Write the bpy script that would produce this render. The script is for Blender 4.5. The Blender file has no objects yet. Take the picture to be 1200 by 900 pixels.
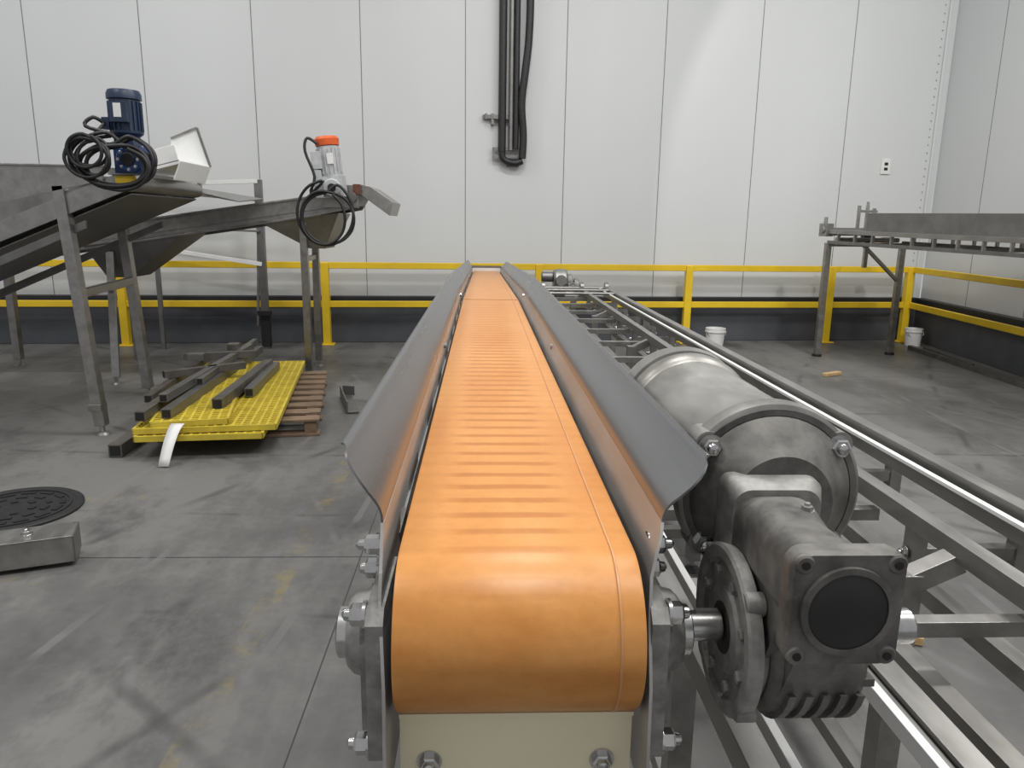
import bpy, bmesh, math, random
from mathutils import Vector, Matrix, Quaternion
random.seed(4)
scene=bpy.context.scene
V=Vector
# ------------------------------------------------------------------ materials
def newmat(name):
    m=bpy.data.materials.new(name); m.use_nodes=True
    nt=m.node_tree; b=nt.nodes['Principled BSDF']; return m,nt,b
def N(nt,t,**kw):
    n=nt.nodes.new(t)
    for k,v in kw.items(): setattr(n,k,v)
    return n
def ramp(nt,fac,stops):
    r=N(nt,'ShaderNodeValToRGB'); e=r.color_ramp.elements
    while len(e)<len(stops): e.new(.5)
    for i,(p,c) in enumerate(stops):
        e[i].position=p; e[i].color=(c if len(c)==4 else (*c,1))
    nt.links.new(fac,r.inputs[0]); return r.outputs[0]
def coords(nt,scale=(1,1,1)):
    g=N(nt,'ShaderNodeNewGeometry'); mp=N(nt,'ShaderNodeMapping'); mp.inputs['Scale'].default_value=scale
    nt.links.new(g.outputs['Position'],mp.inputs['Vector']); return mp.outputs[0]
def noise(nt,vec,scale,detail=4,rough=.5):
    n=N(nt,'ShaderNodeTexNoise'); n.inputs['Scale'].default_value=scale; n.inputs['Detail'].default_value=detail
    n.inputs['Roughness'].default_value=rough; nt.links.new(vec,n.inputs['Vector']); return n.outputs['Fac']
def bump(nt,b,h,strength=.1,dist=.01):
    bp=N(nt,'ShaderNodeBump'); bp.inputs['Strength'].default_value=strength; bp.inputs['Distance'].default_value=dist
    nt.links.new(h,bp.inputs['Height']); nt.links.new(bp.outputs[0],b.inputs['Normal'])
def simple(name,c1,c2=None,metal=0,rough=.5,scale=8,stretch=(1,1,1),bs=0,rvar=0,coat=0,detail=4):
    m,nt,b=newmat(name); c2=c2 or tuple(x*.85 for x in c1)
    f=noise(nt,coords(nt,stretch),scale,detail,.6)
    nt.links.new(ramp(nt,f,[(.32,c2),(.68,c1)]),b.inputs['Base Color'])
    b.inputs['Metallic'].default_value=metal; b.inputs['Roughness'].default_value=rough
    b.inputs['Coat Weight'].default_value=coat
    if rvar:
        r=ramp(nt,f,[(.3,(rough-rvar,)*3),(.7,(rough+rvar,)*3)]); nt.links.new(r,b.inputs['Roughness'])
    if bs: bump(nt,b,f,bs,.004)
    return m
STEEL=simple('stainless_steel',(.38,.37,.355),(.28,.27,.255),metal=.85,rough=.36,scale=14,stretch=(1,.25,1),rvar=.06)
STEELD=simple('stainless_steel_dull',(.26,.255,.25),(.19,.185,.18),metal=.8,rough=.42,scale=6,rvar=.06)
GUARD=simple('guard_sheet_steel',(.29,.292,.30),(.225,.228,.236),metal=.9,rough=.29,scale=12,stretch=(1,.05,1),rvar=.05)
PLATE=simple('guard_inner_steel',(.50,.48,.46),(.40,.385,.37),metal=.7,rough=.46,scale=20,stretch=(1,.2,1),rvar=.05)
MOTOR=simple('motor_stainless_shell',(.40,.39,.37),(.25,.24,.225),metal=.8,rough=.44,scale=13,stretch=(1,.4,1),rvar=.10,bs=.05,detail=7)
CAST=simple('cast_aluminium',(.36,.355,.34),(.19,.185,.175),metal=.5,rough=.60,scale=34,bs=.3,rvar=.06,detail=8)
CASTD=simple('cast_gear_housing',(.22,.213,.20),(.08,.077,.072),metal=.5,rough=.56,scale=20,bs=.3,rvar=.08,detail=9)
BRIGHT=simple('polished_bolt_steel',(.60,.59,.58),(.48,.48,.48),metal=1,rough=.24,scale=40)
YEL=simple('yellow_powder_coat',(.80,.55,.022),(.72,.47,.018),rough=.42,scale=3)
GRAT=simple('yellow_frp_grating',(.62,.49,.05),(.46,.35,.035),rough=.6,scale=9)
BLACK=simple('black_rubber',(.018,.018,.020),(.011,.011,.012),rough=.5,scale=9)
PIPEB=simple('black_pipe_wrap',(.022,.022,.026),(.012,.012,.015),rough=.45,scale=25,bs=.3)
WPL=simple('white_plastic',(.76,.76,.75),(.69,.69,.68),rough=.4,scale=5)
WTRAY=simple('white_sheet_metal',(.88,.88,.87),(.82,.82,.81),rough=.4,scale=5)
CREAM=simple('cream_cover_plate',(.84,.77,.56),(.78,.71,.50),rough=.35,scale=4)
BLUE=simple('blue_motor_paint',(.022,.040,.085),(.015,.028,.06),rough=.4,scale=12)
BLUE2=simple('blue_gearbox_paint',(.02,.06,.22),(.015,.04,.15),rough=.38,scale=12)
ORG=simple('orange_motor_cap',(.74,.13,.03),(.64,.1,.02),rough=.4,scale=8)
GRYM=simple('light_grey_motor_paint',(.50,.51,.52),(.38,.39,.40),rough=.4,scale=15)
WOOD=simple('pallet_wood',(.24,.16,.10),(.13,.09,.06),rough=.8,scale=6,stretch=(1,6,6),bs=.2)
WOODL=simple('offcut_wood',(.58,.40,.20),(.45,.30,.14),rough=.8,scale=6,stretch=(6,1,6))
DTUBE=simple('mill_steel_tube',(.20,.185,.17),(.11,.10,.09),metal=.6,rough=.45,scale=7)
BORE=simple('dark_bore',(.01,.01,.01),(.006,.006,.006),rough=.6)
IRON=simple('cast_iron_cover',(.030,.030,.032),(.018,.018,.020),metal=.3,rough=.6,scale=20,bs=.3)
REFL=simple('brown_bracket_paint',(.14,.05,.03),rough=.5)
SEAM=simple('panel_seam',(.20,.20,.20),rough=.8)

def wallmat(name,c1,c2):
    m,nt,b=newmat(name)
    f=noise(nt,coords(nt,(1,1,.35)),.5,3)
    nt.links.new(ramp(nt,f,[(.3,c2),(.7,c1)]),b.inputs['Base Color'])
    b.inputs['Roughness'].default_value=.42
    f2=noise(nt,coords(nt,(1,1,.3)),2.5,2); bump(nt,b,f2,.12,.01)
    return m
WALL=wallmat('white_insulated_panel',(.65,.665,.67),(.605,.618,.622))
CURB=simple('dark_grey_curb_paint',(.085,.09,.102),(.065,.068,.078),rough=.55,scale=3)
CURBT=simple('curb_top_painted_shadow',(.016,.017,.02),rough=.5)  # shadow along the curb's upper band, put into the colour as near-black

def floormat():
    m,nt,b=newmat('polished_grey_concrete'); L=nt.links.new
    c=coords(nt)
    big=noise(nt,c,.55,6,.6); fine=noise(nt,c,9,6,.65)
    st=noise(nt,coords(nt,(2.2,.5,1)),1.1,6,.65)
    mx=N(nt,'ShaderNodeMath',operation='MULTIPLY_ADD'); L(fine,mx.inputs[0]); mx.inputs[1].default_value=.30; L(big,mx.inputs[2])
    mx2=N(nt,'ShaderNodeMath',operation='MULTIPLY_ADD'); L(st,mx2.inputs[0]); mx2.inputs[1].default_value=.6; L(mx.outputs[0],mx2.inputs[2])
    col=ramp(nt,mx2.outputs[0],[(.70,(.072,.071,.070)),(.90,(.118,.116,.113)),(1.0,(.160,.157,.152))])
    dk=noise(nt,coords(nt,(1.0,.6,1)),.9,7,.7)
    dkr=ramp(nt,dk,[(.34,(.50,.50,.50)),(.45,(1,1,1))])
    mlt=N(nt,'ShaderNodeMix',data_type='RGBA',blend_type='MULTIPLY'); mlt.inputs['Factor'].default_value=1
    L(col,mlt.inputs['A']); L(dkr,mlt.inputs['B']); col=mlt.outputs['Result']
    sep=N(nt,'ShaderNodeSeparateXYZ'); L(c,sep.inputs[0])
    def line(out,pos,per,w,lo=None):
        a=N(nt,'ShaderNodeMath',operation='SUBTRACT'); L(out,a.inputs[0]); a.inputs[1].default_value=pos-per/2
        w1=N(nt,'ShaderNodeMath',operation='WRAP'); L(a.outputs[0],w1.inputs[0]); w1.inputs[1].default_value=per; w1.inputs[2].default_value=0
        s=N(nt,'ShaderNodeMath',operation='SUBTRACT'); L(w1.outputs[0],s.inputs[0]); s.inputs[1].default_value=per/2
        ab=N(nt,'ShaderNodeMath',operation='ABSOLUTE'); L(s.outputs[0],ab.inputs[0])
        lt=N(nt,'ShaderNodeMath',operation='LESS_THAN'); L(ab.outputs[0],lt.inputs[0]); lt.inputs[1].default_value=w
        return lt.outputs[0]
    j1=line(sep.outputs[1],3.46,4.6,.005); j2=line(sep.outputs[0],-.60,4.6,.003)
    mxj=N(nt,'ShaderNodeMath',operation='MAXIMUM'); L(j1,mxj.inputs[0]); L(j2,mxj.inputs[1])
    y1=line(sep.outputs[0],-.93,40,.05); y2=line(sep.outputs[1],4.27,40,.06); y3=line(sep.outputs[1],3.22,40,.04)
    left=N(nt,'ShaderNodeMath',operation='LESS_THAN'); L(sep.outputs[0],left.inputs[0]); left.inputs[1].default_value=-2.0
    ym=N(nt,'ShaderNodeMath',operation='MAXIMUM'); L(y2,ym.inputs[0]); L(y3,ym.inputs[1])
    ym2=N(nt,'ShaderNodeMath',operation='MULTIPLY'); L(ym.outputs[0],ym2.inputs[0]); L(left.outputs[0],ym2.inputs[1])
    ym3=N(nt,'ShaderNodeMath',operation='MAXIMUM'); L(ym2.outputs[0],ym3.inputs[0]); L(y1,ym3.inputs[1])
    wn=noise(nt,c,4.2,8,.78)
    wr=ramp(nt,wn,[(.50,(0,0,0)),(.64,(.6,.6,.6))])
    ym4=N(nt,'ShaderNodeMath',operation='MULTIPLY'); L(ym3.outputs[0],ym4.inputs[0]); L(wr,ym4.inputs[1])
    m1=N(nt,'ShaderNodeMix',data_type='RGBA'); L(ym4.outputs[0],m1.inputs['Factor']); L(col,m1.inputs['A']); m1.inputs['B'].default_value=(.26,.20,.06,1)
    m2=N(nt,'ShaderNodeMix',data_type='RGBA'); L(mxj.outputs[0],m2.inputs['Factor']); L(m1.outputs['Result'],m2.inputs['A']); m2.inputs['B'].default_value=(.035,.035,.035,1)
    last=m2.outputs['Result']
    for (rotz,sc_,th,cc) in ((.5,.9,.9975,.04),(-.9,.7,.998,.04),(1.6,1.1,.998,.04),(.1,1.6,.996,.17),(-.35,1.3,.997,.16)):
        g=N(nt,'ShaderNodeNewGeometry'); mp=N(nt,'ShaderNodeMapping'); mp.inputs['Rotation'].default_value=(0,0,rotz); L(g.outputs['Position'],mp.inputs['Vector'])
        wv=N(nt,'ShaderNodeTexWave'); wv.inputs['Scale'].default_value=sc_*.25; wv.inputs['Distortion'].default_value=3.5; wv.inputs['Detail Scale'].default_value=.4; wv.inputs['Detail'].default_value=1
        L(mp.outputs[0],wv.inputs['Vector'])
        wr2=ramp(nt,wv.outputs['Fac'],[(th-.002,(0,0,0)),(th,(1,1,1))])
        mk_=noise(nt,coords(nt,(1,1,1)),.8+sc_,2); mkr=ramp(nt,mk_,[(.48,(0,0,0)),(.6,(.6,.6,.6))])
        mm=N(nt,'ShaderNodeMath',operation='MULTIPLY'); L(wr2,mm.inputs[0]); L(mkr,mm.inputs[1])
        mz=N(nt,'ShaderNodeMix',data_type='RGBA'); L(mm.outputs[0],mz.inputs['Factor']); L(last,mz.inputs['A']); mz.inputs['B'].default_value=(cc,cc,cc,1)
        last=mz.outputs['Result']
    L(last,b.inputs['Base Color'])
    L(ramp(nt,big,[(.3,(.36,)*3),(.7,(.56,)*3)]),b.inputs['Roughness'])
    bump(nt,b,fine,.08,.004)
    return m
FLOOR=floormat()

def beltmat():
    m,nt,b=newmat('orange_conveyor_belt'); L=nt.links.new
    c=coords(nt); sep=N(nt,'ShaderNodeSeparateXYZ'); L(c,sep.inputs[0])
    wob=noise(nt,coords(nt,(6,20,1)),1,3)
    a=N(nt,'ShaderNodeMath',operation='MULTIPLY_ADD'); L(wob,a.inputs[0]); a.inputs[1].default_value=.010; L(sep.outputs[1],a.inputs[2])
    s=N(nt,'ShaderNodeMath',operation='MULTIPLY'); L(a.outputs[0],s.inputs[0]); s.inputs[1].default_value=2*math.pi/.058
    sn=N(nt,'ShaderNodeMath',operation='SINE'); L(s.outputs[0],sn.inputs[0])
    st=ramp(nt,sn.outputs[0],[(.25,(0,0,0)),(.80,(1,1,1))])
    cx=N(nt,'ShaderNodeMapRange'); L(sep.outputs[0],cx.inputs[0]); cx.inputs[1].default_value=-.100; cx.inputs[2].default_value=.196
    bn=noise(nt,coords(nt,(10,17,1)),1.0,3)
    cx2=N(nt,'ShaderNodeMath',operation='MULTIPLY_ADD'); L(bn,cx2.inputs[0]); cx2.inputs[1].default_value=.20; L(cx.outputs[0],cx2.inputs[2])
    xm=ramp(nt,cx2.outputs[0],[(.24,(.18,)*3),(.36,(.9,)*3),(.78,(.9,)*3),(.90,(.16,)*3)])
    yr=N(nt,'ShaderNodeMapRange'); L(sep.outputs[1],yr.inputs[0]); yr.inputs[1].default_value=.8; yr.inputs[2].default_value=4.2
    ym=ramp(nt,yr.outputs[0],[(0.0,(.2,)*3),(.05,(.85,)*3),(.9,(.9,)*3),(.96,(.0,)*3)])
    m1=N(nt,'ShaderNodeMath',operation='MULTIPLY'); L(st,m1.inputs[0]); L(xm,m1.inputs[1])
    m2=N(nt,'ShaderNodeMath',operation='MULTIPLY'); L(m1.outputs[0],m2.inputs[0]); L(ym,m2.inputs[1])
    bl=noise(nt,coords(nt,(5,1.5,16)),1.6,3,.5)
    base=ramp(nt,bl,[(.30,(.57,.225,.047)),(.52,(.63,.270,.066)),(.72,(.67,.305,.088))])
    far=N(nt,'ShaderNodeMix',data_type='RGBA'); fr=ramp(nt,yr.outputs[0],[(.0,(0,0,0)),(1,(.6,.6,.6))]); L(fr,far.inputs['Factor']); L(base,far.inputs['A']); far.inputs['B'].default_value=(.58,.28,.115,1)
    mx=N(nt,'ShaderNodeMix',data_type='RGBA'); L(m2.outputs[0],mx.inputs['Factor']); L(far.outputs['Result'],mx.inputs['A']); mx.inputs['B'].default_value=(.43,.150,.024,1)
    dn=noise(nt,coords(nt,(1,1,1)),60,6,.7); dr=ramp(nt,dn,[(.3,(.90,.90,.90)),(.6,(1,1,1))])
    ml=N(nt,'ShaderNodeMix',data_type='RGBA',blend_type='MULTIPLY'); ml.inputs['Factor'].default_value=1; L(mx.outputs['Result'],ml.inputs['A']); L(dr,ml.inputs['B'])
    L(ml.outputs['Result'],b.inputs['Base Color'])
    b.inputs['Roughness'].default_value=.40
    bump(nt,b,m1.outputs[0],.14,.002)
    return m
BELT=beltmat()
BELTL=simple('belt_edge_weld',(.60,.30,.13),rough=.4)

# ------------------------------------------------------------------ mesh builder
class B:
    def __init__(s,name,mats_smooth=35,bevel=0,matrix=None):
        s.name=name; s.bm=bmesh.new(); s.mats=[]; s.ang=mats_smooth; s.bev=bevel; s.M=matrix or Matrix()
    def mi(s,m):
        if m not in s.mats: s.mats.append(m)
        return s.mats.index(m)
    def _fin(s,vs,faces,m):
        i=s.mi(m)
        for f in faces: f.material_index=i; f.smooth=True
    def poly(s,verts,faces,m):
        vs=[s.bm.verts.new(V(v)) for v in verts]; fs=[]
        for f in faces:
            try: fs.append(s.bm.faces.new([vs[i] for i in f]))
            except ValueError: pass
        s._fin(vs,fs,m)
    def box(s,c,size,m,rot=None):
        R=rot or Matrix.Identity(3); c=V(c); h=[x/2 for x in size]
        vs=[c+R@V((sx*h[0],sy*h[1],sz*h[2])) for sx in(-1,1) for sy in(-1,1) for sz in(-1,1)]
        s.poly(vs,[(0,1,3,2),(4,6,7,5),(0,4,5,1),(2,3,7,6),(0,2,6,4),(1,5,7,3)],m)
    def bb(s,a,b,m):
        s.box([(a[i]+b[i])/2 for i in range(3)],[abs(b[i]-a[i]) for i in range(3)],m)
    def beam(s,p0,p1,w,h,m,up=(0,0,1)):
        p0=V(p0);p1=V(p1);d=(p1-p0);L=d.length;y=d.normalized();u=V(up)
        if abs(y.dot(u))>.98: u=V((0,1,0))
        x=y.cross(u).normalized();z=x.cross(y)
        R=Matrix((x,y,z)).transposed()
        s.box((p0+p1)/2,(w,L,h),m,R)
    def tubeopen(s,p0,p1,w,h,m):
        s.beam(p0,p1,w,h,m); p0=V(p0);p1=V(p1);d=(p1-p0).normalized()
        s.beam(p0-d*.002,p0,w*.8,h*.8,BORE); s.beam(p1,p1+d*.002,w*.8,h*.8,BORE)
    def frame(s,d):
        d=d.normalized(); u=V((0,0,1)) if abs(d.z)<.9 else V((1,0,0))
        x=d.cross(u).normalized(); return x,x.cross(d)
    def rev(s,p0,d,prof,m,seg=32,caps=True,rot=0):
        p0=V(p0);d=V(d).normalized();x,y=s.frame(d);vs=[];fs=[]
        for (t,r) in prof:
            for k in range(seg):
                a=2*math.pi*k/seg+rot; vs.append(p0+d*t+(x*math.cos(a)+y*math.sin(a))*r)
        n=len(prof)
        for i in range(n-1):
            for k in range(seg):
                k2=(k+1)%seg; fs.append((i*seg+k,i*seg+k2,(i+1)*seg+k2,(i+1)*seg+k))
        if caps:
            fs.append(tuple(range(seg))[::-1]); fs.append(tuple((n-1)*seg+k for k in range(seg)))
        s.poly(vs,fs,m)
    def cyl(s,p0,p1,r,m,seg=28,r2=None,c=0):
        p0=V(p0);p1=V(p1);L=(p1-p0).length;r2=r if r2 is None else r2
        if c: pr=[(0,r-c),(c,r),(L-c,r2),(L,r2-c)]
        else: pr=[(0,r),(L,r2)]
        s.rev(p0,p1-p0,pr,m,seg)
    def hexb(s,p,d,r,h,m=None,washer=True,dome=True):
        m=m or BRIGHT; p=V(p); d=V(d).normalized()
        if washer: s.cyl(p,p+d*h*.2,r*1.25,m,20)
        s.rev(p,d,[(0,r),(h*.85,r),(h,r*.82)],m,6)
        if dome: s.rev(p+d*h,d,[(0,r*.6),(h*.35,r*.5),(h*.5,r*.2)],m,14)
    def ring(s,c,d,ro,ri,t,m,seg=48):
        c=V(c);d=V(d).normalized()
        pr=[(0,ri),(0,ro),(t,ro),(t,ri)]
        x,y=s.frame(d);vs=[];fs=[]
        for (tt,r) in pr:
            for k in range(seg):
                a=2*math.pi*k/seg; vs.append(c+d*tt+(x*math.cos(a)+y*math.sin(a))*r)
        for i in range(4):
            j=(i+1)%4
            for k in range(seg):
                k2=(k+1)%seg; fs.append((i*seg+k,i*seg+k2,j*seg+k2,j*seg+k))
        s.poly(vs,fs,m)
    def prism(s,pts,off,m):
        off=V(off);n=len(pts);vs=[V(p) for p in pts]+[V(p)+off for p in pts]
        fs=[tuple(range(n))[::-1],tuple(range(n,2*n))]+[(i,(i+1)%n,n+(i+1)%n,n+i) for i in range(n)]
        s.poly(vs,fs,m)
    def rows(s,rows,m,closed=False):
        vs=[V(p) for r in rows for p in r];n=len(rows[0]);fs=[]
        for i in range(len(rows)-1):
            for k in range(n-(0 if closed else 1)):
                k2=(k+1)%n; fs.append((i*n+k,i*n+k2,(i+1)*n+k2,(i+1)*n+k))
        s.poly(vs,fs,m)
    def cable(s,pts,r,m,seg=8,sub=6):
        P=[V(p) for p in pts];out=[]
        for i in range(len(P)-1):
            a=P[max(i-1,0)];b=P[i];c=P[i+1];d=P[min(i+2,len(P)-1)]
            for k in range(sub):
                t=k/sub;out.append(.5*((2*b)+(c-a)*t+(2*a-5*b+4*c-d)*t*t+(3*b-a-3*c+d)*t**3))
        out.append(P[-1]);rows=[];up=None
        for i,p in enumerate(out):
            t=(out[min(i+1,len(out)-1)]-out[max(i-1,0)]).normalized()
            if up is None: up=s.frame(t)[0]
            x=(up-t*up.dot(t)).normalized();up=x;y=t.cross(x)
            rows.append([p+(x*math.cos(2*math.pi*k/seg)+y*math.sin(2*math.pi*k/seg))*r for k in range(seg)])
        s.rows(rows,m,closed=True)
    def done(s):
        bmesh.ops.recalc_face_normals(s.bm,faces=s.bm.faces)
        me=bpy.data.meshes.new(s.name+'_mesh'); s.bm.to_mesh(me); s.bm.free()
        for m in s.mats: me.materials.append(m)
        try: me.set_sharp_from_angle(angle=math.radians(s.ang))
        except Exception: pass
        o=bpy.data.objects.new(s.name,me); scene.collection.objects.link(o); o.matrix_world=s.M
        if s.bev:
            b=o.modifiers.new('bevel','BEVEL'); b.width=s.bev; b.segments=2; b.limit_method='ANGLE'; b.angle_limit=math.radians(50); b.harden_normals=True
        return o
def rz(a): return Matrix.Rotation(a,3,'Z')

# ------------------------------------------------------------------ room
f=B('floor'); f.bb((-14,-5,-.12),(12,13,0),FLOOR); f.done()
WA=math.atan(.08)
MW=Matrix.Translation((0,10.46,0))@Matrix.Rotation(WA,4,'Z')
w=B('wall_back',matrix=MW)
w.bb((-13,0,0),(6.64,.18,7.5),WALL)
k=-9
while -.24+1.353*k<6.5:
    x=-.24+1.353*k
    w.bb((x-.0045,-.003,.6),(x+.0045,0.001,7.5),SEAM); k+=1
w.done()
c=B('trim_1',matrix=MW,bevel=.01); c.bb((-13,-.10,0),(6.55,-.0,.50),CURB); c.bb((-13,-.12,.50),(6.55,0,.64),CURBT); c.done()
SR=.115
RA=math.atan(SR)
MR=Matrix.Translation((6.64,10.99,0))@Matrix.Rotation(-math.pi/2-RA,4,'Z')
w=B('wall_right',matrix=MR); w.bb((0,0,0),(12,.18,7.5),WALL)
for i in range(1,8): w.bb((i*1.3-.0045,-.003,.6),(i*1.3+.0045,.001,7.5),SEAM)
w.done()
c=B('trim_2',matrix=MR,bevel=.01); c.bb((.1,-.10,0),(12,0,.50),CURB); c.bb((.1,-.12,.50),(12,0,.64),CURBT); c.done()
t=B('trim_3')
t.bb((6.50,10.955,.64),(6.53,10.97,7.5),WALL)
for i in range(60):
    z=.75+i*.11
    t.rev((6.44,10.965,z),(0.08,-1,0),[(0,.008),(.006,.006)],SEAM,8)
t.done()

g=B('guard_railing',bevel=.008)
def wp(x,y,z): return MW@V((x,y,z))
def rp(x,y,z): return MR@V((x,y,z))
for z in (1.065,.55):
    g.beam(wp(-13,-.27,z),wp(6.30,-.27,z),.05,.085,YEL)
    g.beam(wp(6.30,-.27,z),rp(9,-.30,z),.05,.085,YEL)
for x in (-10.5,-7.4,-4.7,-2.12,.76,2.90,5.03,6.25):
    g.beam(wp(x,-.27,0),wp(x,-.27,1.10),.10,.10,YEL)
    g.box(wp(x,-.27,.008),(.2,.2,.016),YEL,rz(WA))
for x in (4.1,6.7):
    g.beam(rp(x,-.30,0),rp(x,-.30,1.10),.10,.10,YEL); g.box(rp(x,-.30,.008),(.2,.2,.016),YEL,rz(-RA))
g.done()

p=B('wall_conduit_pipes',matrix=MW,bevel=.002)
p.cyl((.245,-.10,2.58),(.245,-.10,7.4),.052,PIPEB); p.cyl((.36,-.11,2.60),(.36,-.11,7.4),.030,STEELD)
p.cyl((.43,-.10,2.62),(.43,-.10,7.4),.040,PIPEB)
p.cable([(.56,-.13,7.4),(.55,-.13,5.4),(.59,-.14,4.6),(.58,-.14,4.0),(.54,-.14,3.6),(.50,-.13,3.2),(.53,-.12,2.8),(.52,-.12,2.5)],.05,PIPEB,12)
p.cable([(.245,-.10,2.6),(.26,-.10,2.50),(.34,-.10,2.45),(.44,-.10,2.44),(.52,-.10,2.47)],.045,PIPEB,12)
for z in (2.52,2.62,3.02): p.box((.33,-.07,z),(.42,.05,.04),STEELD)
p.box((.22,-.04,3.03),(.46,.05,.05),STEELD); p.box((.03,-.06,3.03),(.03,.10,.07),STEELD)
p.box((.12,-.04,3.0),(.04,.08,.14),STEELD); p.box((.40,-.03,2.42),(.16,.05,.05),SEAM)
p.done()
e=B('wall_outlet',matrix=MW,bevel=.004)
e.box((5.84,-.012,2.525),(.14,.02,.21),WPL)
for z in (2.49,2.56):
    e.box((5.84,-.024,z),(.055,.006,.04),BORE)
e.done()

# ------------------------------------------------------------------ main orange belt conveyor
YK=4.05; YE=9.1
def dz(y): return 0 if y<=YK else -.16*(y-YK)/(YE-YK)
c=B('belt_conveyor',bevel=0)
BX0,BX1=-.104,.198; RY,RZ,RR=.886,1.125,.105
path=[]
ys=[YE,8,7,6,5,YK,3.5,3,2.5,2,1.5,1.2,1.0]
for y in ys: path.append((y,1.23+dz(y)))
for i in range(0,25):
    a=math.pi/2+math.pi*i/24; path.append((RY+RR*math.cos(a),RZ+RR*math.sin(a)))
for y in (1.2,2,3,YK,6,YE): path.append((y,1.02+dz(y)))
for i in range(1,12):
    a=-math.pi/2+math.pi*i/12; path.append((YE+.105*math.cos(a)*.9,1.125+dz(YE)+.105*math.sin(a)))
def bandrows(x0,x1,off):
    rows=[]; n=len(path)
    for i,(y,z) in enumerate(path):
        a=path[i-1];b=path[(i+1)%n];t=V((b[0]-a[0],b[1]-a[1])).normalized();nr=V((t.y,-t.x))
        q=[]
        for (x,o) in ((x0,-.004),(x0,off-.002),(x0+.004,off),(x1-.004,off),(x1,off-.002),(x1,-.004)):
            q.append((x,y+nr.x*o,z+nr.y*o))
        rows.append(q)
    rows.append(rows[0]); return rows
def mk(x0,x1,off,m):
    rows=bandrows(x0,x1,off)
    if rows[3][2][2]<path[3][1]: rows=bandrows(x0,x1,-off)
    c.rows(rows,m)
mk(BX0,BX1,.002,BELT)
xx,hw=.168,.0022
rows=[]
for i,(y,z) in enumerate(path[:38]):
    if i<13: ny,nz=0,1
    else:
        a=math.pi/2+math.pi*(i-13)/24; ny,nz=math.cos(a),math.sin(a)
    rows.append([(xx-hw,y+ny*.001,z+nz*.001),(xx-hw*.5,y+ny*.0040,z+nz*.0040),(xx+hw*.5,y+ny*.0040,z+nz*.0040),(xx+hw,y+ny*.001,z+nz*.001)])
c.rows(rows,BELTL)
c.cyl((BX0+.004,RY,RZ),(BX1-.004,RY,RZ),.098,STEELD,40)
c.cyl((BX0+.004,YE,RZ+dz(YE)),(BX1-.004,YE,RZ+dz(YE)),.09,STEELD,32)
c.box((.0475,YK,1.2335),(.29,.012,.002),BELTL)
def sheet(prof,ys_fn,yl,m,th=.003):
    n=len(prof); rows=[]
    for yi,y in enumerate(yl):
        outer=[];inner=[]
        for j,(x,z) in enumerate(prof):
            a=prof[max(j-1,0)];b=prof[min(j+1,n-1)];t=V((b[0]-a[0],b[1]-a[1])).normalized();nr=V((t.y,-t.x))
            yy=ys_fn(j)+(y-yl[0]) if yi<2 else y
            outer.append((x+nr.x*th/2,yy,z+dz(yy)+nr.y*th/2)); inner.append((x-nr.x*th/2,yy,z+dz(yy)-nr.y*th/2))
        rows.append(outer+inner[::-1])
    c.rows(rows,m,closed=True)
    for r in (rows[0],rows[-1]):
        k=len(r)
        c.poly(r,[(i,i+1,k-2-i,k-1-i) for i in range(n-1)],m)
YL=[.86,.95,1.3,2,3,YK,6,8,YE+.05]
XL=-.124; XR=.232
XLb=-.115; XRb=.208
profL=[(XL,1.270),(XL-.0005,1.280),(XL-.003,1.289),(XL-.008,1.298),(XL-.016,1.310),(XL-.026,1.325),(XL-.036,1.340),(XL-.042,1.350),(XL-.046,1.357),(XL-.049,1.362),(XL-.052,1.3635),(XL-.0545,1.362)]
profR=[(XR,1.270),(XR+.001,1.279),(XR+.004,1.287),(XR+.010,1.295),(XR+.022,1.306),(XR+.034,1.317),(XR+.045,1.328),(XR+.052,1.336),(XR+.057,1.342),(XR+.060,1.346),(XR+.063,1.3475),(XR+.0655,1.346)]
yoff=[.878,.878,.878,.878,.876,.876,.879,.885,.894,.908,.912,.914]
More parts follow.
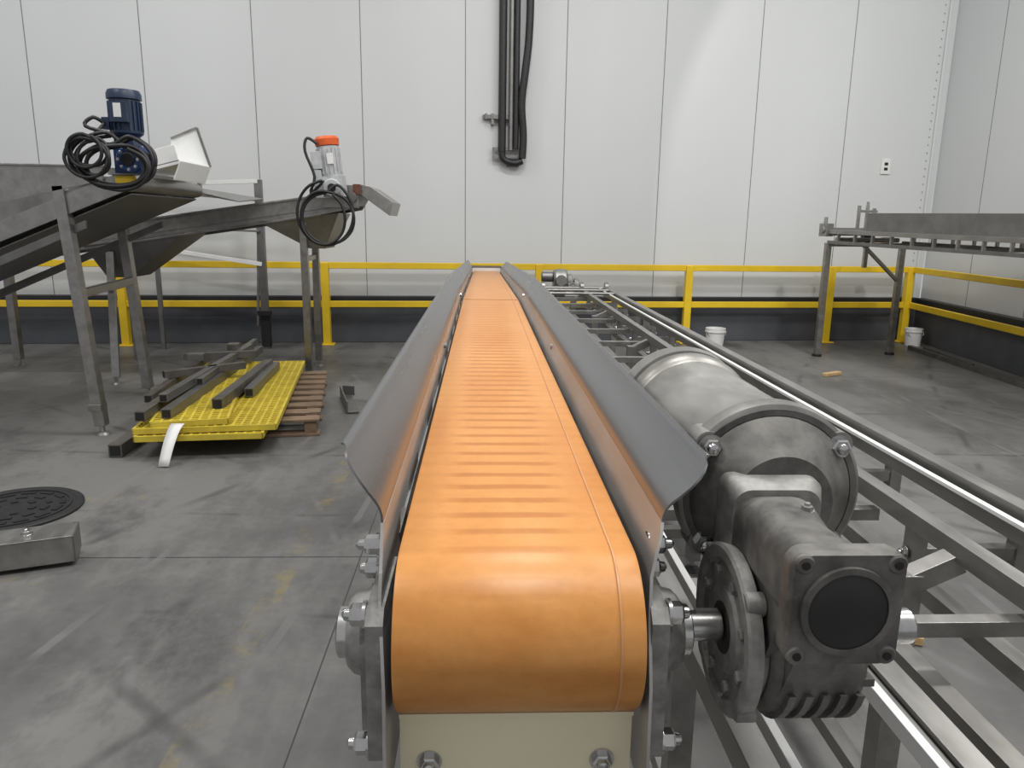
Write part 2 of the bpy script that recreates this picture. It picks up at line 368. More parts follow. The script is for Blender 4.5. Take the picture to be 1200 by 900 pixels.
for pr,X,Xb,sg in ((profL,XL,XLb,-1),(profR,XR,XRb,1)):
    sheet(pr,lambda j:yoff[j],YL,GUARD)
    if sg<0:
        sheet([(X+.001,1.216),(X,1.270)],lambda j:(.845,.878)[j],YL,PLATE,.004)
        sheet([(Xb,.93),(Xb,1.09),(Xb-.004,1.15),(Xb-.008,1.186)],lambda j:(.778,.790,.81,.832)[j],YL,PLATE,.004)
        c.prism([(X-.001,.832,1.184),(X-.001,1.05,1.184),(X-.001,1.05,1.218),(X-.001,.845,1.218)],(.004,0,0),PLATE)
        yy=1.30
        while yy<YE:
            z=1.201+dz(yy); c.box((X,yy,z),(.003,.16,.034),PLATE); yy+=.42
    else:
        sheet([(Xb,.93),(Xb,1.09),(Xb+.001,1.16),(Xb+.005,1.212),(Xb+.013,1.236),(X-.003,1.257),(X,1.270)],lambda j:(.783,.793,.82,.842,.855,.868,.878)[j],YL,PLATE,.004)
    for (ya,yb) in ((1.12,YK),(YK,YE)):
        c.beam((Xb+sg*.026,ya,1.06+dz(ya)),(Xb+sg*.026,yb,1.06+dz(yb)),.04,.07,STEELD)
    for yy in (2.35,4.05,6.6):
        z=1.255+dz(yy)
        c.cyl((X-sg*.012,yy,z),(X+sg*.02,yy,z),.009,BRIGHT,10)
    Y0,Z0=RY,1.10
    xo=Xb+sg*.002
    w0=.022
    prof=[(-.075,-.10),(.085,-.10),(.095,-.085),(.095,.085),(.085,.10),(-.06,.10),(-.075,.085)]
    c.prism([(xo,Y0+a,Z0-.02+b) for a,b in prof],(sg*w0,0,0),CAST)
    c.prism([(xo+sg*w0,Y0+a*.72,Z0-.02+b*.72) for a,b in prof],(sg*.010,0,0),CAST)
    c.rev((xo+sg*w0,RY,RZ-.01),(sg,0,0),[(0,.058),(.022,.052),(.030,.044),(.030,.03),(.026,.028)],CAST,36)
    c.cyl((xo,RY,RZ-.01),(xo+sg*.066,RY,RZ-.01),.021,BRIGHT,28,c=.003)
    c.rev((xo+sg*.053,RY,RZ-.01),(sg,0,0),[(0,.033),(.012,.033),(.014,.030)],BRIGHT,28)
    for a,b in ((-.055,.075),(.07,.075),(-.055,-.105),(.07,-.105)):
        c.hexb((xo+sg*w0,Y0+a,Z0+b-.005),(sg,0,0),.014,.020)
    c.hexb((xo+sg*.010,Y0+.02,Z0+.128),(sg,0,0),.013,.024)
    c.box((xo+sg*.02,1.08,1.13),(.035,.10,.12),STEEL)
    c.hexb((xo+sg*.036,1.08,1.15),(sg,0,0),.012,.012)
c.cyl((XRb,RY,RZ-.005),(.318,RY,RZ-.005),.020,BRIGHT,28)
c.box((.300,RY,RZ+.014),(.03,.008,.008),STEELD)
c.box((.0475,.842,.885),(.300,.004,.29),CREAM)
c.box((.0475,.838,1.027),(.300,.012,.006),CREAM)
for x in (-.065,.160): c.hexb((x,.840,.955),(0,-1,0),.013,.012)
c.box((.05,YE+.13,1.235+dz(YE)),(.34,.10,.055),WPL)
c.box((.05,YE+.10,1.06),(.36,.02,.14),STEELD)
c.box((.0475,2.55,1.205),(.29,2.9,.008),WPL)
for yy in (1.3,2.3,3.3,4.4,5.5,6.6,7.7,8.7):
    c.box((.0475,yy,1.125+dz(yy)),(.318,.05,.05),STEELD)
for yy in (1.55,4.0,6.5,8.8):
    for x in (XLb+.045,XRb-.045):
        c.beam((x,yy,.02),(x,yy,1.0+dz(yy)),.05,.05,STEEL)
        c.cyl((x,yy,0),(x,yy,.02),.05,STEEL,20)
    c.beam((XLb+.045,yy,.35),(XRb-.045,yy,.35),.04,.04,STEEL)
for x in (XLb+.045,XRb-.045): c.beam((x,1.55,.35),(x,8.8,.35),.04,.04,STEEL)
c.done()

# ------------------------------------------------------------------ gearmotor
g=B('gearmotor',bevel=0,mats_smooth=32)
MX,MZ=.412,1.268
g.rev((MX,.985,MZ),(0,1,0),[(0,.124),(.004,.131),(.030,.133),(.040,.129),(.042,.120),(.055,.118),(.40,.118),(.405,.122),(.420,.127),(.445,.127),(.448,.119),(.462,.119),(.464,.128),(.500,.131),(.525,.126),(.545,.11),(.560,.085),(.565,.04)],MOTOR,72)
g.ring((MX,1.434,MZ),(0,1,0),.1215,.117,.012,BLACK,64)
g.rev((MX,.985,MZ),(0,-1,0),[(0,.116),(.008,.110),(.030,.085),(.046,.070)],CASTD,48)
g.ring((MX,.983,MZ),(0,1,0),.125,.116,.006,CASTD,64)
for a in (38,142,218,322):
    a=math.radians(a); g.hexb((MX+.116*math.cos(a),.983,MZ+.116*math.sin(a)),(0,-1,0),.014,.013)
    g.cyl((MX+.119*math.cos(a),.984,MZ+.119*math.sin(a)),(MX+.119*math.cos(a),1.028,MZ+.119*math.sin(a)),.019,MOTOR,20)
g.box((MX+.10,1.20,MZ-.07),(.07,.12,.08),MOTOR)
GX=.392
def rrect(cx,cz,w,h,r,y,n=5):
    pts=[]
    for sx,sz,a0 in ((1,1,0),(-1,1,90),(-1,-1,180),(1,-1,270)):
        for i in range(n+1):
            a=math.radians(a0+90*i/n); pts.append((cx+(w/2-r)*sx+r*math.cos(a),y,cz+(h/2-r)*sz+r*math.sin(a)))
    return pts
def loft(lst,m):
    n=len(lst[0]); g.rows([l for l in lst],m,closed=True); g.poly(lst[0],[tuple(range(n))],m); g.poly(lst[-1],[tuple(range(n))],m)
loft([rrect(GX,MZ-.024,.130,.135,.018,.958),rrect(GX,MZ-.024,.133,.138,.018,.950),rrect(GX,MZ-.024,.131,.136,.018,.925),rrect(GX,MZ-.026,.118,.12,.024,.908)],CAST)
for sx in(-1,1):
    g.hexb((GX+sx*.050,.925,MZ-.078),(0,-1,0),.008,.008,m=CAST,dome=False)
WX,WZ=.376,1.256
loft([rrect(GX-.004,MZ-.034,.108,.115,.03,.915),rrect(WX+.008,WZ-.004,.090,.104,.030,.87),rrect(WX,WZ-.002,.082,.096,.028,.80),rrect(WX,WZ,.086,.096,.026,.735),rrect(WX,WZ,.106,.112,.022,.715),rrect(WX,WZ,.120,.126,.018,.705),rrect(WX,WZ,.122,.128,.018,.685),rrect(WX,WZ,.116,.122,.018,.680)],CASTD)
g.ring((WX,.680,WZ),(0,-1,0),.049,.042,.005,CASTD,48)
g.rev((WX,.680,WZ),(0,-1,0),[(-.002,.043),(.003,.043),(.0045,.040)],BLACK,44)
for sx in(-1,1):
    for sz in(-1,1):
        q=(WX+sx*.048,.700,WZ+sz*.051); g.cyl(q,(q[0],.678,q[2]),.0105,CASTD,18,c=.002)
        g.cyl((q[0],.679,q[2]),(q[0],.6765,q[2]),.0045,BORE,12)
GY,GZ=.885,1.118
g.rev((.352,GY,GZ),(1,0,0),[(0,.094),(.006,.100),(.02,.106),(.105,.106),(.118,.098),(.124,.080),(.130,.058),(.150,.052),(.153,.046)],CASTD,56)
g.prism([(.345,.80,1.12),(.345,.765,1.19),(.345,.745,1.215),(.345,.745,1.27),(.345,.93,1.27),(.345,.97,1.20),(.345,.985,1.12)],(.082,0,0),CASTD)
g.prism([(.365,.80,1.06),(.365,.77,1.12),(.365,.735,1.20),(.365,.80,1.24),(.365,.90,1.2)],(.052,0,0),CASTD)
g.prism([(.348,.80,1.10),(.348,.79,1.22),(.348,.92,1.24),(.348,.96,1.14)],(.10,0,0),CASTD)
for zz in (1.10,1.145): g.box((.45,.80,zz),(.06,.03,.010),CASTD)
g.rev((.352,GY,GZ),(-1,0,0),[(0,.090),(.012,.088),(.014,.110),(.030,.112),(.033,.108),(.033,.094),(.026,.090),(.026,.060),(.030,.056),(.030,.034)],CAST,64)
g.rev((.352,GY,GZ),(-1,0,0),[(.0,.04),(.031,.034)],BORE,32)
for a in range(0,360,45):
    a=math.radians(a+22); g.hexb((.326,GY+.076*math.cos(a),GZ+.076*math.sin(a)),(-1,0,0),.008,.007,m=CAST,dome=False)
for a in range(45,360,90):
    a=math.radians(a); g.cyl((.320,GY+.103*math.cos(a),GZ+.103*math.sin(a)),(.345,GY+.103*math.cos(a),GZ+.103*math.sin(a)),.015,CAST,18,c=.002)
for i in range(5):
    x=.372+i*.021
    pts=[]
    for k in range(13):
        a=math.radians(195+k*10); pts.append((x,GY+.114*math.cos(a),GZ+.112*math.sin(a)))
    g.prism(pts,(.009,0,0),CASTD)
g.cyl((.50,GY,GZ),(.515,GY,GZ),.034,CAST,30,c=.002)
g.cyl((.505,GY,GZ),(.578,GY,GZ),.0235,BRIGHT,28,c=.003); g.cyl((.577,GY,GZ),(.5785,GY,GZ),.010,BORE,16)
for a in range(0,360,60):
    a=math.radians(a); g.hexb((.474,GY+.078*math.cos(a),GZ+.078*math.sin(a)),(1,0,0),.008,.007,m=CAST,dome=False)
g.hexb((.40,.84,1.300),(0,0,1),.007,.008,m=CAST)
g.done()

# ------------------------------------------------------------------ right rail-frame conveyor
r=B('rail_frame_conveyor',bevel=.003)
ya,yb=.25,8.6
r.beam((1.44,ya,.905),(1.44,yb,.905),.05,.05,STEEL)
r.beam((1.375,ya,.885),(1.375,yb,.885),.035,.04,STEEL); r.beam((1.365,ya,.911),(1.365,yb,.911),.020,.012,WPL)
r.beam((1.155,ya,.89),(1.155,yb,.89),.045,.05,STEEL)
r.beam((1.165,ya,.715),(1.165,yb-1.5,.715),.045,.045,STEEL)
r.beam((1.45,ya,.715),(1.45,yb-1.5,.715),.04,.04,STEEL)
r.beam((.93,ya,.72),(.93,yb-.3,.72),.045,.045,STEEL)
r.beam((.705,ya,.875),(.705,yb,.875),.045,.05,STEEL); r.beam((.655,ya,.885),(.655,yb,.885),.016,.03,WPL); r.beam((.672,ya,.87),(.672,yb,.87),.016,.04,STEELD)
r.beam((.40,ya,.875),(.40,yb,.875),.045,.05,STEEL); r.beam((.445,ya,.885),(.445,yb,.885),.016,.03,WPL)
yy=.55
while yy<8.6:
    r.beam((1.155,yy,.80),(1.44,yy,.80),.035,.035,STEEL)
    for x in (1.155,1.44):
        r.beam((x,yy,.70),(x,yy,.89),.040,.045,STEEL)
        r.cyl((x-.03,yy,.755),(x+.03,yy,.755),.010,BRIGHT,10)
    r.beam((.40,yy+.2,.83),(1.155,yy+.2,.83),.035,.035,STEEL)
    for x in (.40,.705): r.beam((x,yy+.2,.83),(x,yy+.2,.88),.04,.04,STEEL)
    r.hexb((1.13,yy,.80),(-1,0,0),.014,.014)
    yy+=.62
for yy in (.45,1.62,3.3,5.0,6.7,8.35):
    for x in (.50,1.03,1.50):
        hz=.83 if x==1.03 else .80
        r.beam((x,yy,.06),(x,yy,hz),.06,.06,STEEL)
        r.cyl((x,yy,.02),(x,yy,.09),.012,BRIGHT,12); r.cyl((x,yy,0),(x,yy,.02),.045,BLACK,20,r2=.03)
    r.beam((1.03,yy,.80),(1.155,yy,.86),.05,.05,STEEL)
    r.beam((.50,yy,.20),(1.50,yy,.20),.05,.05,STEEL)
for x in (.50,1.03): r.beam((x,ya,.20),(x,8.35,.20),.045,.045,STEEL)
for yy in (7.9,8.3,8.6):
    r.cyl((.40,yy,.92),(1.46,yy,.92),.016,STEEL,14)
for x in (.40,.705,1.155,1.44):
    r.cyl((x-.02,8.6,.93),(x+.02,8.6,.93),.06,STEEL,24)
r.done()
m=B('small_drive_motor',mats_smooth=35,bevel=.002)
m.cyl((.84,8.80,.99),(1.00,8.80,.99),.135,MOTOR,32,c=.02); m.cyl((1.00,8.80,.99),(1.06,8.80,.99),.08,CAST,24,c=.01)
m.cyl((1.08,8.78,.93),(1.14,8.78,.93),.09,CAST,24,c=.01); m.box((.92,8.82,.85),(.12,.12,.1),CASTD)
m.cyl((.70,8.82,1.03),(.84,8.82,1.03),.06,STEELD,20,c=.01)
m.cyl((.92,8.66,1.0),(.92,8.70,1.0),.065,BRIGHT,24,c=.005); m.cyl((1.05,8.67,.93),(1.05,8.71,.93),.05,BRIGHT,24,c=.005)
m.beam((.88,8.82,.02),(.88,8.82,.82),.05,.05,STEEL); m.cyl((.88,8.82,0),(.88,8.82,.02),.05,BLACK,16)
m.done()

# ------------------------------------------------------------------ back-right conveyor
d=V((.42,-2.6,0)).normalized(); n_=V((-d.y,d.x,0)); o0=V((4.38,9.45,0))
if n_.x<0: n_=-n_
def cp(t,s,z): return o0+d*t+n_*s+V((0,0,z))
r=B('elevated_conveyor',bevel=.003)
TL=3.35; SW=1.08
for s in (0,SW):
    r.beam(cp(-.05,s,1.60),cp(TL,s,1.55),.04,.05,STEEL)
    r.beam(cp(.05,s,1.47),cp(TL,s,1.42),.04,.04,STEELD)
    t=.25
    while t<TL-.1: r.beam(cp(t,s,1.44),cp(t,s,1.58),.04,.02,STEEL); t+=.32
    r.prism([cp(.75,s,1.61),cp(TL,s,1.57),cp(TL,s,1.79),cp(.75,s,1.82)],n_*.006,STEELD)
    r.beam(cp(0.05,s,.03),cp(.05,s,1.46),.07,.07,STEEL); r.cyl(cp(.05,s,0),cp(.05,s,.03),.06,BLACK,16)
    r.box(cp(-.02,s,1.62),(.10,.16,.16),STEEL,rz(math.atan2(d.y,d.x)+math.pi/2)); r.cyl(cp(-.02,s-.07,1.62),cp(-.02,s+.07,1.62),.045,CAST,20)
    r.cyl(cp(-.05,s,1.68),cp(-.05,s,1.78),.025,BRIGHT,12)
r.beam(cp(TL-.05,0,.03),cp(TL-.05,0,1.43),.07,.07,STEEL); r.cyl(cp(TL-.05,0,0),cp(TL-.05,0,.03),.06,BLACK,16)
for s in (.44,.56,.66): 
    r.beam(cp(-.02,s,1.60),cp(-.02,s,1.90+.03*(s<.6)),.035,.035,STEEL); 
r.beam(cp(-.02,.42,1.86),cp(-.02,.70,1.86),.03,.03,STEEL); r.cyl(cp(-.02,.56,1.9),cp(-.02,.56,1.98),.02,BRIGHT,10)
r.cyl(cp(0,0,1.60),cp(0,SW,1.60),.05,STEELD,20)
r.cyl(cp(.06,.1,1.50),cp(.06,SW-.08,1.50),.03,STEEL,16)
for t in (.6,1.4,2.2,3.0): r.beam(cp(t,0,1.45),cp(t,SW,1.45),.05,.04,STEELD)
r.prism([cp(.1,.02,1.60),cp(TL,.02,1.56),cp(TL,SW-.02,1.56),cp(.1,SW-.02,1.60)],(0,0,.012),STEELD)
r.beam(cp(.05,.50,1.44),cp(.05,SW-.02,.98),.04,.04,STEEL)
r.beam(cp(.05,.55,1.47),cp(.05,.55,1.15),.05,.05,STEEL)
r.beam(cp(.05,0,1.44),cp(.05,SW,1.44),.06,.05,STEEL)
r.box(cp(.0,.57,1.53),(.10,.1,.08),BLACK); r.box(cp(-.06,.92,1.50),(.14,.04,.07),YEL)
r.done()
fl=B('floor_steel_tube',bevel=.003); fl.tubeopen((5.98,10.0,.03),(5.70,6.2,.03),.06,.06,DTUBE); fl.tubeopen((6.13,9.9,.03),(5.95,8.6,.03),.05,.05,DTUBE); fl.done()

def bucket(x,y,h=.27,r0=.11,r1=.135):
    b=B('plastic_bucket',mats_smooth=40)
    b.rev((x,y,0),(0,0,1),[(0,r0),(h*.8,r1*.96),(h*.8,r1*1.05),(h*.86,r1*1.05),(h*.86,r1),(h,r1*1.02),(h,r1*.95),(.01,r0*.93)],WPL,32)
    P=[(x+r1*math.cos(math.radians(a)),y-r1*.3-.05*math.sin(math.radians(a)),h*.86-.10*math.sin(math.radians(a))) for a in range(0,181,20)]
    b.cable(P,.004,BRIGHT,6,3); b.done()
bucket(3.23,10.05); bucket(6.22,10.35,.25,.10,.12)
wd=B('wood_offcut',bevel=.004); wd.box((3.99,8.12,.02),(.26,.07,.035),WOODL,rz(.5)); wd.done()
wd=B('wood_offcut',bevel=.004); wd.box((1.78,2.70,.02),(.16,.06,.035),WOODL,rz(1.2)); wd.done()

# ------------------------------------------------------------------ left inclined conveyors
a=B('inclined_belt_conveyor',bevel=.003)
yf,yr=5.62,6.95
def zA(x): return 1.98+(x+2.45)*.40
for y in (yf,yr):
    a.prism([(-4.9,y,zA(-4.9)-.10),(-2.52,y,zA(-2.52)-.10),(-2.52,y,zA(-2.52)+.04),(-4.9,y,zA(-4.9)+.04)],(0,.03,0),STEEL)
    a.prism([(-4.9,y+.03,zA(-4.9)-.30),(-2.9,y+.03,zA(-2.9)-.24),(-2.9,y+.03,zA(-2.9)-.18),(-4.9,y+.03,zA(-4.9)-.22)],(0,.02,0),STEELD)
a.prism([(-4.9,yf+.05,zA(-4.9)),(-2.54,yf+.05,zA(-2.54)),(-2.54,yr-.03,zA(-2.54)),(-4.9,yr-.03,zA(-4.9))],(0,0,.03),WPL)
a.prism([(-4.9,yf+.05,zA(-4.9)-.16),(-2.56,yf+.05,zA(-2.56)-.13),(-2.56,yr-.03,zA(-2.56)-.13),(-4.9,yr-.03,zA(-4.9)-.16)],(0,0,.012),STEELD)
a.cyl((-2.56,yf+.04,zA(-2.56)-.05),(-2.56,yr-.02,zA(-2.56)-.05),.06,STEEL,28)
a.prism([(-4.6,yf-.02,2.0),(-2.70,yf-.02,2.0),(-2.72,yf-.02,1.90),(-3.42,yf-.02,1.74),(-4.6,yf-.02,1.40)],(0,.008,0),STEEL)
a.prism([(-4.6,yr+.02,2.0),(-2.70,yr+.02,2.0),(-2.72,yr+.02,1.90),(-3.42,yr+.02,1.74),(-4.6,yr+.02,1.45)],(0,.008,0),STEELD)
a.beam((-4.6,yf-.015,2.0),(-2.70,yf-.015,2.0),.04,.015,STEEL)
yA,yB=yf+.34,yf+.98
x0,x1=-2.70,-2.31
def quad(p,th,m): a.prism(p,th,m)
quad([(x0,yA,1.97),(x1,yA,2.07),(x1,yB,2.07),(x0,yB,1.97)],(0,0,.012),WTRAY)
quad([(x0,yB,1.97),(x1+.01,yB,2.07),(x1-.08,yB,2.38),(x1-.30,yB,2.29)],(0,.012,0),WTRAY)
quad([(x0,yA,1.95),(x1,yA,2.05),(x1-.03,yA,2.19),(x0,yA,2.10)],(0,.012,0),WTRAY)
quad([(x1,yA,2.07),(x1,yB,2.07),(x1-.06,yB,1.93),(x1-.06,yA,1.93)],(.012,0,0),WTRAY)
a.beam((x1-.30,yB-.01,2.295),(x1-.08,yB-.01,2.385),.015,.02,STEEL); a.beam((x1-.08,yB-.01,2.385),(x1+.01,yB-.01,2.07),.015,.02,STEELD)
def leg(b,p0,p1,w=.08):
    b.beam((p0[0],p0[1],.07),p1,w,w,STEEL); b.cyl((p0[0],p0[1],.0),(p0[0],p0[1],.08),.018,BRIGHT,12); b.cyl((p0[0],p0[1],0),(p0[0],p0[1],.02),.06,STEELD,18,r2=.04)
leg(a,(-2.93,5.64),(-3.05,5.64,1.86)); leg(a,(-3.16,6.98),(-3.27,6.98,1.75))
leg(a,(-4.75,5.64),(-4.85,5.64,1.0)); leg(a,(-4.8,6.98),(-4.9,6.98,1.0))
a.beam((-3.0,5.64,1.08),(-3.22,6.98,1.08),.06,.06,STEEL)
a.box((-2.95,5.64,.22),(.10,.10,.05),STEEL)
a.beam((-3.05,5.66,1.78),(-2.60,5.66,1.93),.06,.06,STEEL)
a.box((-2.56,yf-.02,1.90),(.14,.02,.07),YEL); a.box((-3.62,yf-.006,1.44),(.16,.01,.07),YEL,Matrix.Rotation(-.38,3,'Y'))
a.box((-2.52,yf+.0,1.965),(.30,.10,.05),STEEL)
for k in range(3): a.box((-3.66+.05*k,yf-.012,1.43+.015*k),(.018,.006,.06),BLACK,Matrix.Rotation(.5,3,'Y'))
a.done()
b=B('blue_gearmotor',mats_smooth=35,bevel=.004)
X,Y_=-2.475,5.50; DZ=-.06
b.rev((X,Y_,2.25+DZ),(0,0,1),[(0,.080),(.02,.106),(.035,.108),(.04,.098),(.24,.098),(.245,.112),(.28,.112),(.305,.10),(.31,.06)],BLUE,36)
for k in range(20):
    q=2*math.pi*k/20; b.box((X+.102*math.cos(q),Y_+.102*math.sin(q),2.385+DZ),(.016,.008,.19),BLUE,rz(q))
b.box((X+.01,Y_-.115,2.40+DZ),(.12,.05,.13),BLUE); b.box((X+.01,Y_-.142,2.41+DZ),(.05,.004,.09),WPL)
b.box((X-.10,Y_-.06,2.33+DZ),(.05,.06,.08),BLUE)
b.box((X+.0,Y_,2.20+DZ),(.13,.13,.10),BLUE)
b.box((X+.04,Y_-.02,2.09+DZ),(.18,.20,.18),BLUE2); b.cyl((X+.06,Y_-.10,2.09+DZ),(X+.06,Y_-.16,2.09+DZ),.085,BLUE2,32,c=.01)
b.cyl((X+.06,Y_-.15,2.09+DZ),(X+.06,Y_-.17,2.09+DZ),.045,BLACK,24,c=.003)
for k in range(8):
    q=2*math.pi*k/8; b.hexb((X+.06+.066*math.cos(q),Y_-.16,2.09+DZ+.066*math.sin(q)),(0,-1,0),.009,.008,m=BRIGHT,dome=False)
b.done()
def coil(name,cx,cy,cz,rx,rzv,turns,tail,r=.014,seed=1):
    rnd=random.Random(seed); b=B(name,mats_smooth=60)
    P=list(tail); n=12
    for k in range(int(turns*n)):
        q=2*math.pi*k/n+1.6; t=k//n
        jx=1+.16*math.sin(t*2.3+seed); jz=1+.14*math.cos(t*1.7+seed)
        P.append((cx+rx*jx*math.cos(q)+.03*math.sin(t*1.9),cy-.02*t*.5+rnd.uniform(-.01,.01),cz+rzv*jz*math.sin(q)+.03*math.cos(t*2.1)))
    b.cable(P,r,BLACK,7,4); return b.done()
coil('coiled_cable',-2.47,5.29,1.99,.235,.15,6,[(-2.58,5.40,2.27),(-2.63,5.36,2.30),(-2.67,5.33,2.24)],.013,1)
coil('coiled_cable',-2.61,5.23,2.04,.12,.11,4,[(-2.57,5.38,2.26),(-2.61,5.30,2.18)],.012,3)

a=B('inclined_trough_conveyor',bevel=.003)
def zB(x): return 1.95+(x+1.2)*.143
y0,y1=7.72,8.40
for y in (y0,y1):
    a.prism([(-5.4,y,zB(-5.4)-.02),(-1.2,y,1.95),(-1.32,y,1.76),(-1.62,y,1.70),(-5.4,y,zB(-5.4)-.24)],(0,.01,0),STEEL)
    a.beam((-5.4,y,zB(-5.4)-.02),(-1.2,y,1.95),.05,.02,STEEL)
    a.beam((-5.4,y,zB(-5.4)-.24),(-1.62,y,1.70),.05,.02,STEELD)
a.prism([(-5.4,y0,zB(-5.4)-.18),(-1.3,y0,1.80),(-1.3,y1,1.80),(-5.4,y1,zB(-5.4)-.18)],(0,0,.01),STEELD)
a.poly([(-4.0,y0-.02,1.36),(-3.0,y0-.02,1.50),(-3.62,y0+.12,1.04),(-3.86,y0+.12,1.04),(-4.0,y1,1.36),(-3.0,y1,1.5),(-3.62,y1-.1,1.04),(-3.86,y1-.1,1.04)],
 [(0,1,2,3),(4,7,6,5),(0,3,7,4),(1,5,6,2),(3,2,6,7)],STEELD)
a.poly([(-2.25,y0-.01,1.62),(-1.45,y0-.01,1.72),(-1.62,y0+.1,1.36),(-1.78,y0+.1,1.36),(-2.25,y1,1.62),(-1.45,y1,1.72),(-1.62,y1-.1,1.36),(-1.78,y1-.1,1.36)],
 [(0,1,2,3),(4,7,6,5),(0,3,7,4),(1,5,6,2),(3,2,6,7)],STEELD)
a.prism([(-1.22,y0-.02,2.00),(-1.12,y0-.02,1.98),(-.90,y0-.02,1.83),(-.94,y0-.02,1.70),(-1.22,y0-.02,1.90)],(0,.70,0),STEEL)
a.box((-1.42,y0-.05,1.88),(.36,.06,.22),STEEL); a.cyl((-1.30,y0-.02,1.87),(-1.30,y0-.12,1.87),.05,STEELD,20); a.box((-1.25,y0-.07,1.95),(.07,.06,.10),REFL)
a.prism([(-3.1,7.3,1.98),(-2.30,7.3,1.80),(-2.20,7.75,1.84),(-3.1,7.75,1.92)],(0,0,.01),STEEL)
leg(a,(-1.84,7.84),(-1.82,7.76,1.62),.07); leg(a,(-1.88,8.50),(-1.84,8.38,1.62),.07)
leg(a,(-3.68,7.45),(-3.76,7.74,1.30),.07); leg(a,(-3.9,8.45),(-3.86,8.38,1.30),.07)
a.beam((-3.72,7.58,.95),(-3.86,8.40,.95),.05,.05,STEEL); a.beam((-1.83,7.80,1.25),(-1.86,8.44,1.25),.05,.05,STEEL)
leg(a,(-5.2,7.75),(-5.2,7.75,1.1)); leg(a,(-5.2,8.4),(-5.2,8.4,1.1))
a.done()
b=B('orange_cap_gearmotor',mats_smooth=35,bevel=.004)
R=Matrix.Rotation(-.10,3,'Y')
ax=(R@V((0,0,1))).normalized(); c0=V((-1.46,7.50,1.98)); 
b.rev(c0+ax*.06,ax,[(0,.10),(.02,.105),(.30,.105)],GRYM,32)
b.rev(c0+ax*.365,ax,[(0,.112),(.06,.118),(.085,.10),(.09,.04)],ORG,32)
for k in range(18):
    q=2*math.pi*k/18; b.box(c0+ax*.22+R@V((.108*math.cos(q),.108*math.sin(q),0)),(.014,.007,.24),GRYM,R@rz(q))
b.box(c0+ax*.22+V((-.10,-.09,0)),(.09,.09,.16),GRYM,R); b.box(c0+ax*.24+V((.03,-.112,0)),(.06,.006,.10),WPL,R)
b.box(c0-ax*.02,(.24,.20,.20),GRYM,R); b.cyl(c0+V((.02,-.10,-.03)),c0+V((.02,-.15,-.03)),.085,GRYM,28,c=.01)
b.box(c0+V((-.11,-.06,.0)),(.08,.14,.26),GRYM,R)
b.cyl(c0+V((.02,-.15,-.03)),c0+V((.02,-.16,-.03)),.04,BLACK,20)
b.done()
coil('coiled_cable',-1.50,7.31,1.68,.24,.27,3,[(-1.57,7.40,2.35),(-1.66,7.38,2.40),(-1.68,7.36,2.28),(-1.60,7.36,2.05),(-1.64,7.34,1.90)],.014,7)

s=B('stainless_frame_rack',bevel=.003)
fy=9.66
s.beam((-2.80,fy,.0),(-2.80,fy,2.13),.09,.07,STEELD); s.beam((-2.80,fy-.02,2.11),(-4.05,fy-.1,2.05),.04,.05,WPL)
s.beam((-2.80,fy,2.05),(-2.90,fy,.3),.03,.03,STEEL)
s.beam((-2.80,fy-.03,1.09),(-4.1,fy-.1,1.28),.04,.05,WPL); s.beam((-2.82,fy-.03,1.88),(-4.05,fy-.1,1.96),.03,.03,STEEL)
s.beam((-2.80,fy-.05,1.50),(-4.1,fy-.1,1.55),.03,.03,STEEL); s.beam((-4.08,fy-.1,0),(-4.08,fy-.1,2.08),.05,.05,STEELD)
s.box((-2.80,fy,.25),(.11,.09,.45),BLACK); s.box((-2.80,fy-.04,.47),(.16,.1,.06),BLACK)
s.done()

# ------------------------------------------------------------------ pallet with grating and tubes
MP=Matrix.Translation((-2.04,6.20,0))@Matrix.Rotation(.17,4,'Z')
p=B('wooden_pallet',matrix=MP,bevel=.003)
for x in (-.45,.1,.60): p.box((x,.25,.07),(.09,1.9,.09),WOOD)
for k in range(9):
    y=-.65+k*.228; p.box((.08,y,.125),(1.18,.13,.02),WOOD)
    if k%2==0: p.box((.08,y,.0125),(1.18,.13,.022),WOOD)
p.done()
gq=B('yellow_floor_grating',matrix=MP)
def grate(cx,cy,z,w,l,rot,st=.058):
    R=rz(rot)
    n=int(w/st)
    for i in range(n+1): gq.box(V((cx,cy,z))+R@V((-w/2+i*w/n,0,0)),(.018,l,.034),GRAT,R)
    n=int(l/st)
    for i in range(n+1): gq.box(V((cx,cy,z))+R@V((0,-l/2+i*l/n,0)),(w,.018,.030),GRAT,R)
    gq.box(V((cx,cy,z-.008)),(w,l,.012),GRAT,R)
    for sx in(-1,1):
        gq.box(V((cx,cy,z))+R@V((sx*w/2,0,0)),(.02,l,.04),GRAT,R); gq.box(V((cx,cy,z))+R@V((0,sx*l/2,0)),(w,.02,.04),GRAT,R)
grate(-.06,.06,.155,.84,2.45,-.05); grate(-.06,.14,.198,.94,2.50,-.02); grate(-.26,.0,.238,.50,2.15,.06)
gq.done()
tb=B('stacked_steel_tubes',matrix=MP,bevel=.003)
tb.tubeopen((-.52,-1.05,.29),(-.26,1.6,.29),.07,.07,DTUBE); tb.tubeopen((-.36,-1.0,.29),(-.04,1.75,.29),.07,.07,STEELD)
tb.tubeopen((-.60,-.5,.29),(-.48,1.4,.29),.06,.06,DTUBE); tb.tubeopen((-.06,-.75,.29),(.14,.9,.29),.08,.08,DTUBE)
tb.tubeopen((.10,-.25,.26),(.20,.95,.26),.07,.07,STEELD); tb.tubeopen((-.42,-.8,.36),(-.10,1.5,.36),.06,.06,STEELD)
tb.tubeopen((-.62,.1,.36),(-.02,.45,.36),.06,.06,DTUBE); tb.tubeopen((-.62,.9,.37),(.02,1.0,.37),.06,.06,DTUBE)
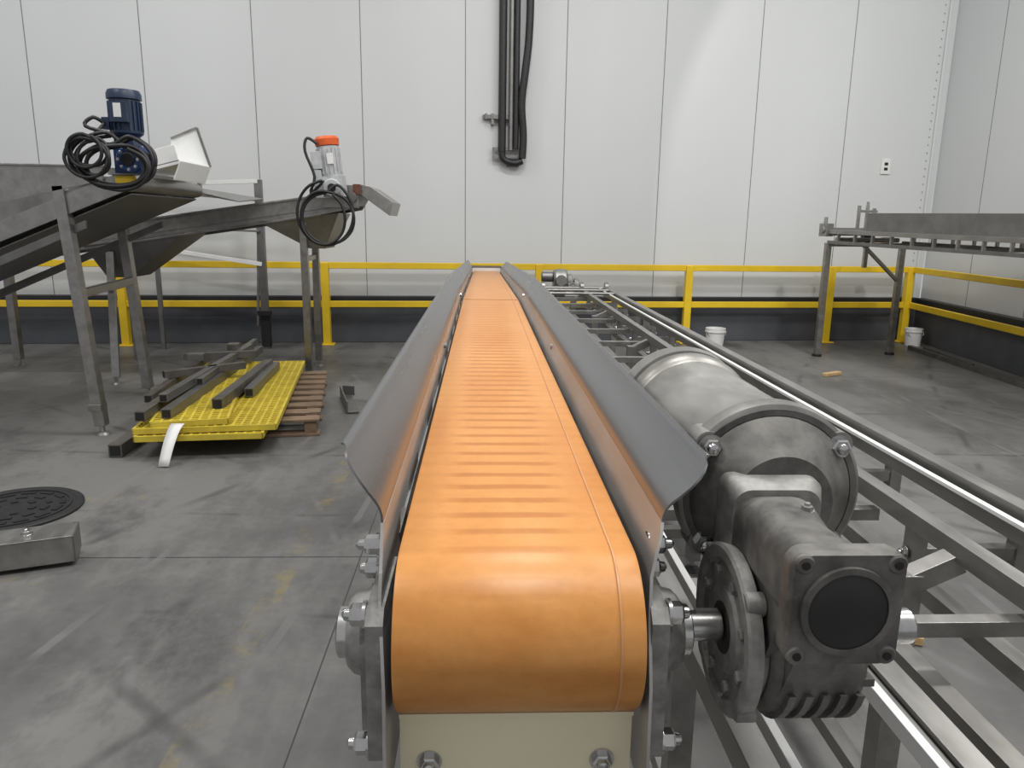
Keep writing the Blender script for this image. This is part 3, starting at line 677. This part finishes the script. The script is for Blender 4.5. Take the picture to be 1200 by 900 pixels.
tb.tubeopen((-.28,-.2,.355),(-.10,1.9,.355),.05,.05,STEELD)
tb.tubeopen((-.70,-1.05,.05),(-.60,-.25,.05),.09,.09,DTUBE)
tb.box((-.45,.6,.42),(.14,.10,.06),STEELD); tb.box((-.22,1.2,.41),(.10,.14,.06),DTUBE)
tb.done()
ps=B('paper_strip'); 
rows=[]
for i in range(9):
    t=i/8; rows.append([(-2.15-.02*t,5.05-.22*t,.245-.24*t**1.6+.004),(-2.06-.04*t,5.05-.22*t,.245-.24*t**1.6+.004)])
ps.rows(rows,WPL); o=ps.done(); md=o.modifiers.new('th','SOLIDIFY'); md.thickness=.002
lb=B('steel_angle_bracket',bevel=.002)
q0,q1=V((-1.30,6.95,.012)),V((-1.12,6.30,.012)); lb.beam(q0,q1,.10,.012,STEELD); lb.beam(q0+V((-.045,-.015,.05)),q1+V((-.045,-.015,.05)),.012,.10,STEELD)
lb.box(q0+V((.03,.0,.05)),(.12,.012,.09),STEELD,rz(-.3)); lb.done()

dc=B('drain_cover',mats_smooth=30)
C=V((-2.66,4.08,0)); dc.rev(C,(0,0,1),[(0,.35),(.012,.35),(.018,.34),(.018,.31),(.014,.305)],IRON,56)
for rr in (.10,.17,.24):
    n=int(rr*60)
    for k in range(n):
        q=2*math.pi*k/n; dc.box(C+V((rr*math.cos(q),rr*math.sin(q),.0165)),(.030,.045*rr/.17+.01,.006),BORE,rz(q))
dc.ring(C+V((0,0,.014)),(0,0,1),.29,.275,.006,IRON)
dc.done()
ft=B('machine_base_foot',bevel=.004)
q1=V((-1.98,3.46,0)); q0=V((-3.2,3.0,0))
ft.beam(q0+V((0,0,.15)),q1+V((0,0,.15)),.19,.012,STEEL); 
dd=(q1-q0).normalized(); nn=V((-dd.y,dd.x,0))
for sg in (-1,1): ft.beam(q0+nn*sg*.09+V((0,0,.09)),q1+nn*sg*.09+V((0,0,.09)),.01,.13,STEEL)
ft.box(q1+V((0,0,.09)),(.012,.19,.13),STEELD,rz(math.atan2(dd.y,dd.x)))
pp=q1-dd*.20; ft.cyl(pp+V((0,0,0)),pp+V((0,0,.17)),.015,BRIGHT,14); ft.hexb(pp+V((0,0,.156)),(0,0,1),.022,.02); ft.cyl(pp,pp+V((0,0,.02)),.06,BLACK,20)
ft.done()

# ------------------------------------------------------------------ light
wld=bpy.data.worlds.new('hall'); scene.world=wld; wld.use_nodes=True
bg=wld.node_tree.nodes['Background']; bg.inputs[0].default_value=(.95,.965,.985,1); bg.inputs[1].default_value=.46
def area(loc,size,sy,pw,rot=(0,0,0),col=(1,.985,.95)):
    l=bpy.data.lights.new('ceiling_lamp','AREA'); l.shape='RECTANGLE'; l.size=size; l.size_y=sy; l.energy=pw; l.color=col
    o=bpy.data.objects.new('ceiling_lamp',l); o.location=loc; o.rotation_euler=rot; scene.collection.objects.link(o)
for x,y,pw in ((-5,1,150),(0.5,0.5,200),(4.5,1,165),(-5,6,135),(0.5,5.5,175),(4.5,5,165)):
    area((x,y,7.2),1.6,.5,pw)
sp=bpy.data.lights.new('wall_flood','SPOT'); sp.energy=620; sp.spot_blend=.05; sp.shadow_soft_size=.15; sp.color=(1,.98,.94)
spo=bpy.data.objects.new('wall_flood',sp); scene.collection.objects.link(spo); spo.location=(4.2,2.5,7.0)
tg=V((7.4,11.0,2.0)); dv=tg-V(spo.location); spo.rotation_euler=dv.to_track_quat('-Z','Y').to_euler(); sp.spot_size=math.radians(57.2)

# ------------------------------------------------------------------ camera
cam=bpy.data.cameras.new('camera'); cam.sensor_width=36; cam.lens=36*867/1200; cam.clip_start=.03; cam.clip_end=80
co=bpy.data.objects.new('camera',cam); scene.collection.objects.link(co)
Rm=Matrix.Rotation(math.radians(-2.4),4,'Z')@Matrix.Rotation(math.radians(90-12.23),4,'X')@Matrix.Rotation(.0148,4,'Z')
co.matrix_world=Matrix.Translation((0,0,1.64))@Rm
scene.camera=co
scene.view_settings.view_transform='Standard'
scene.view_settings.exposure=0
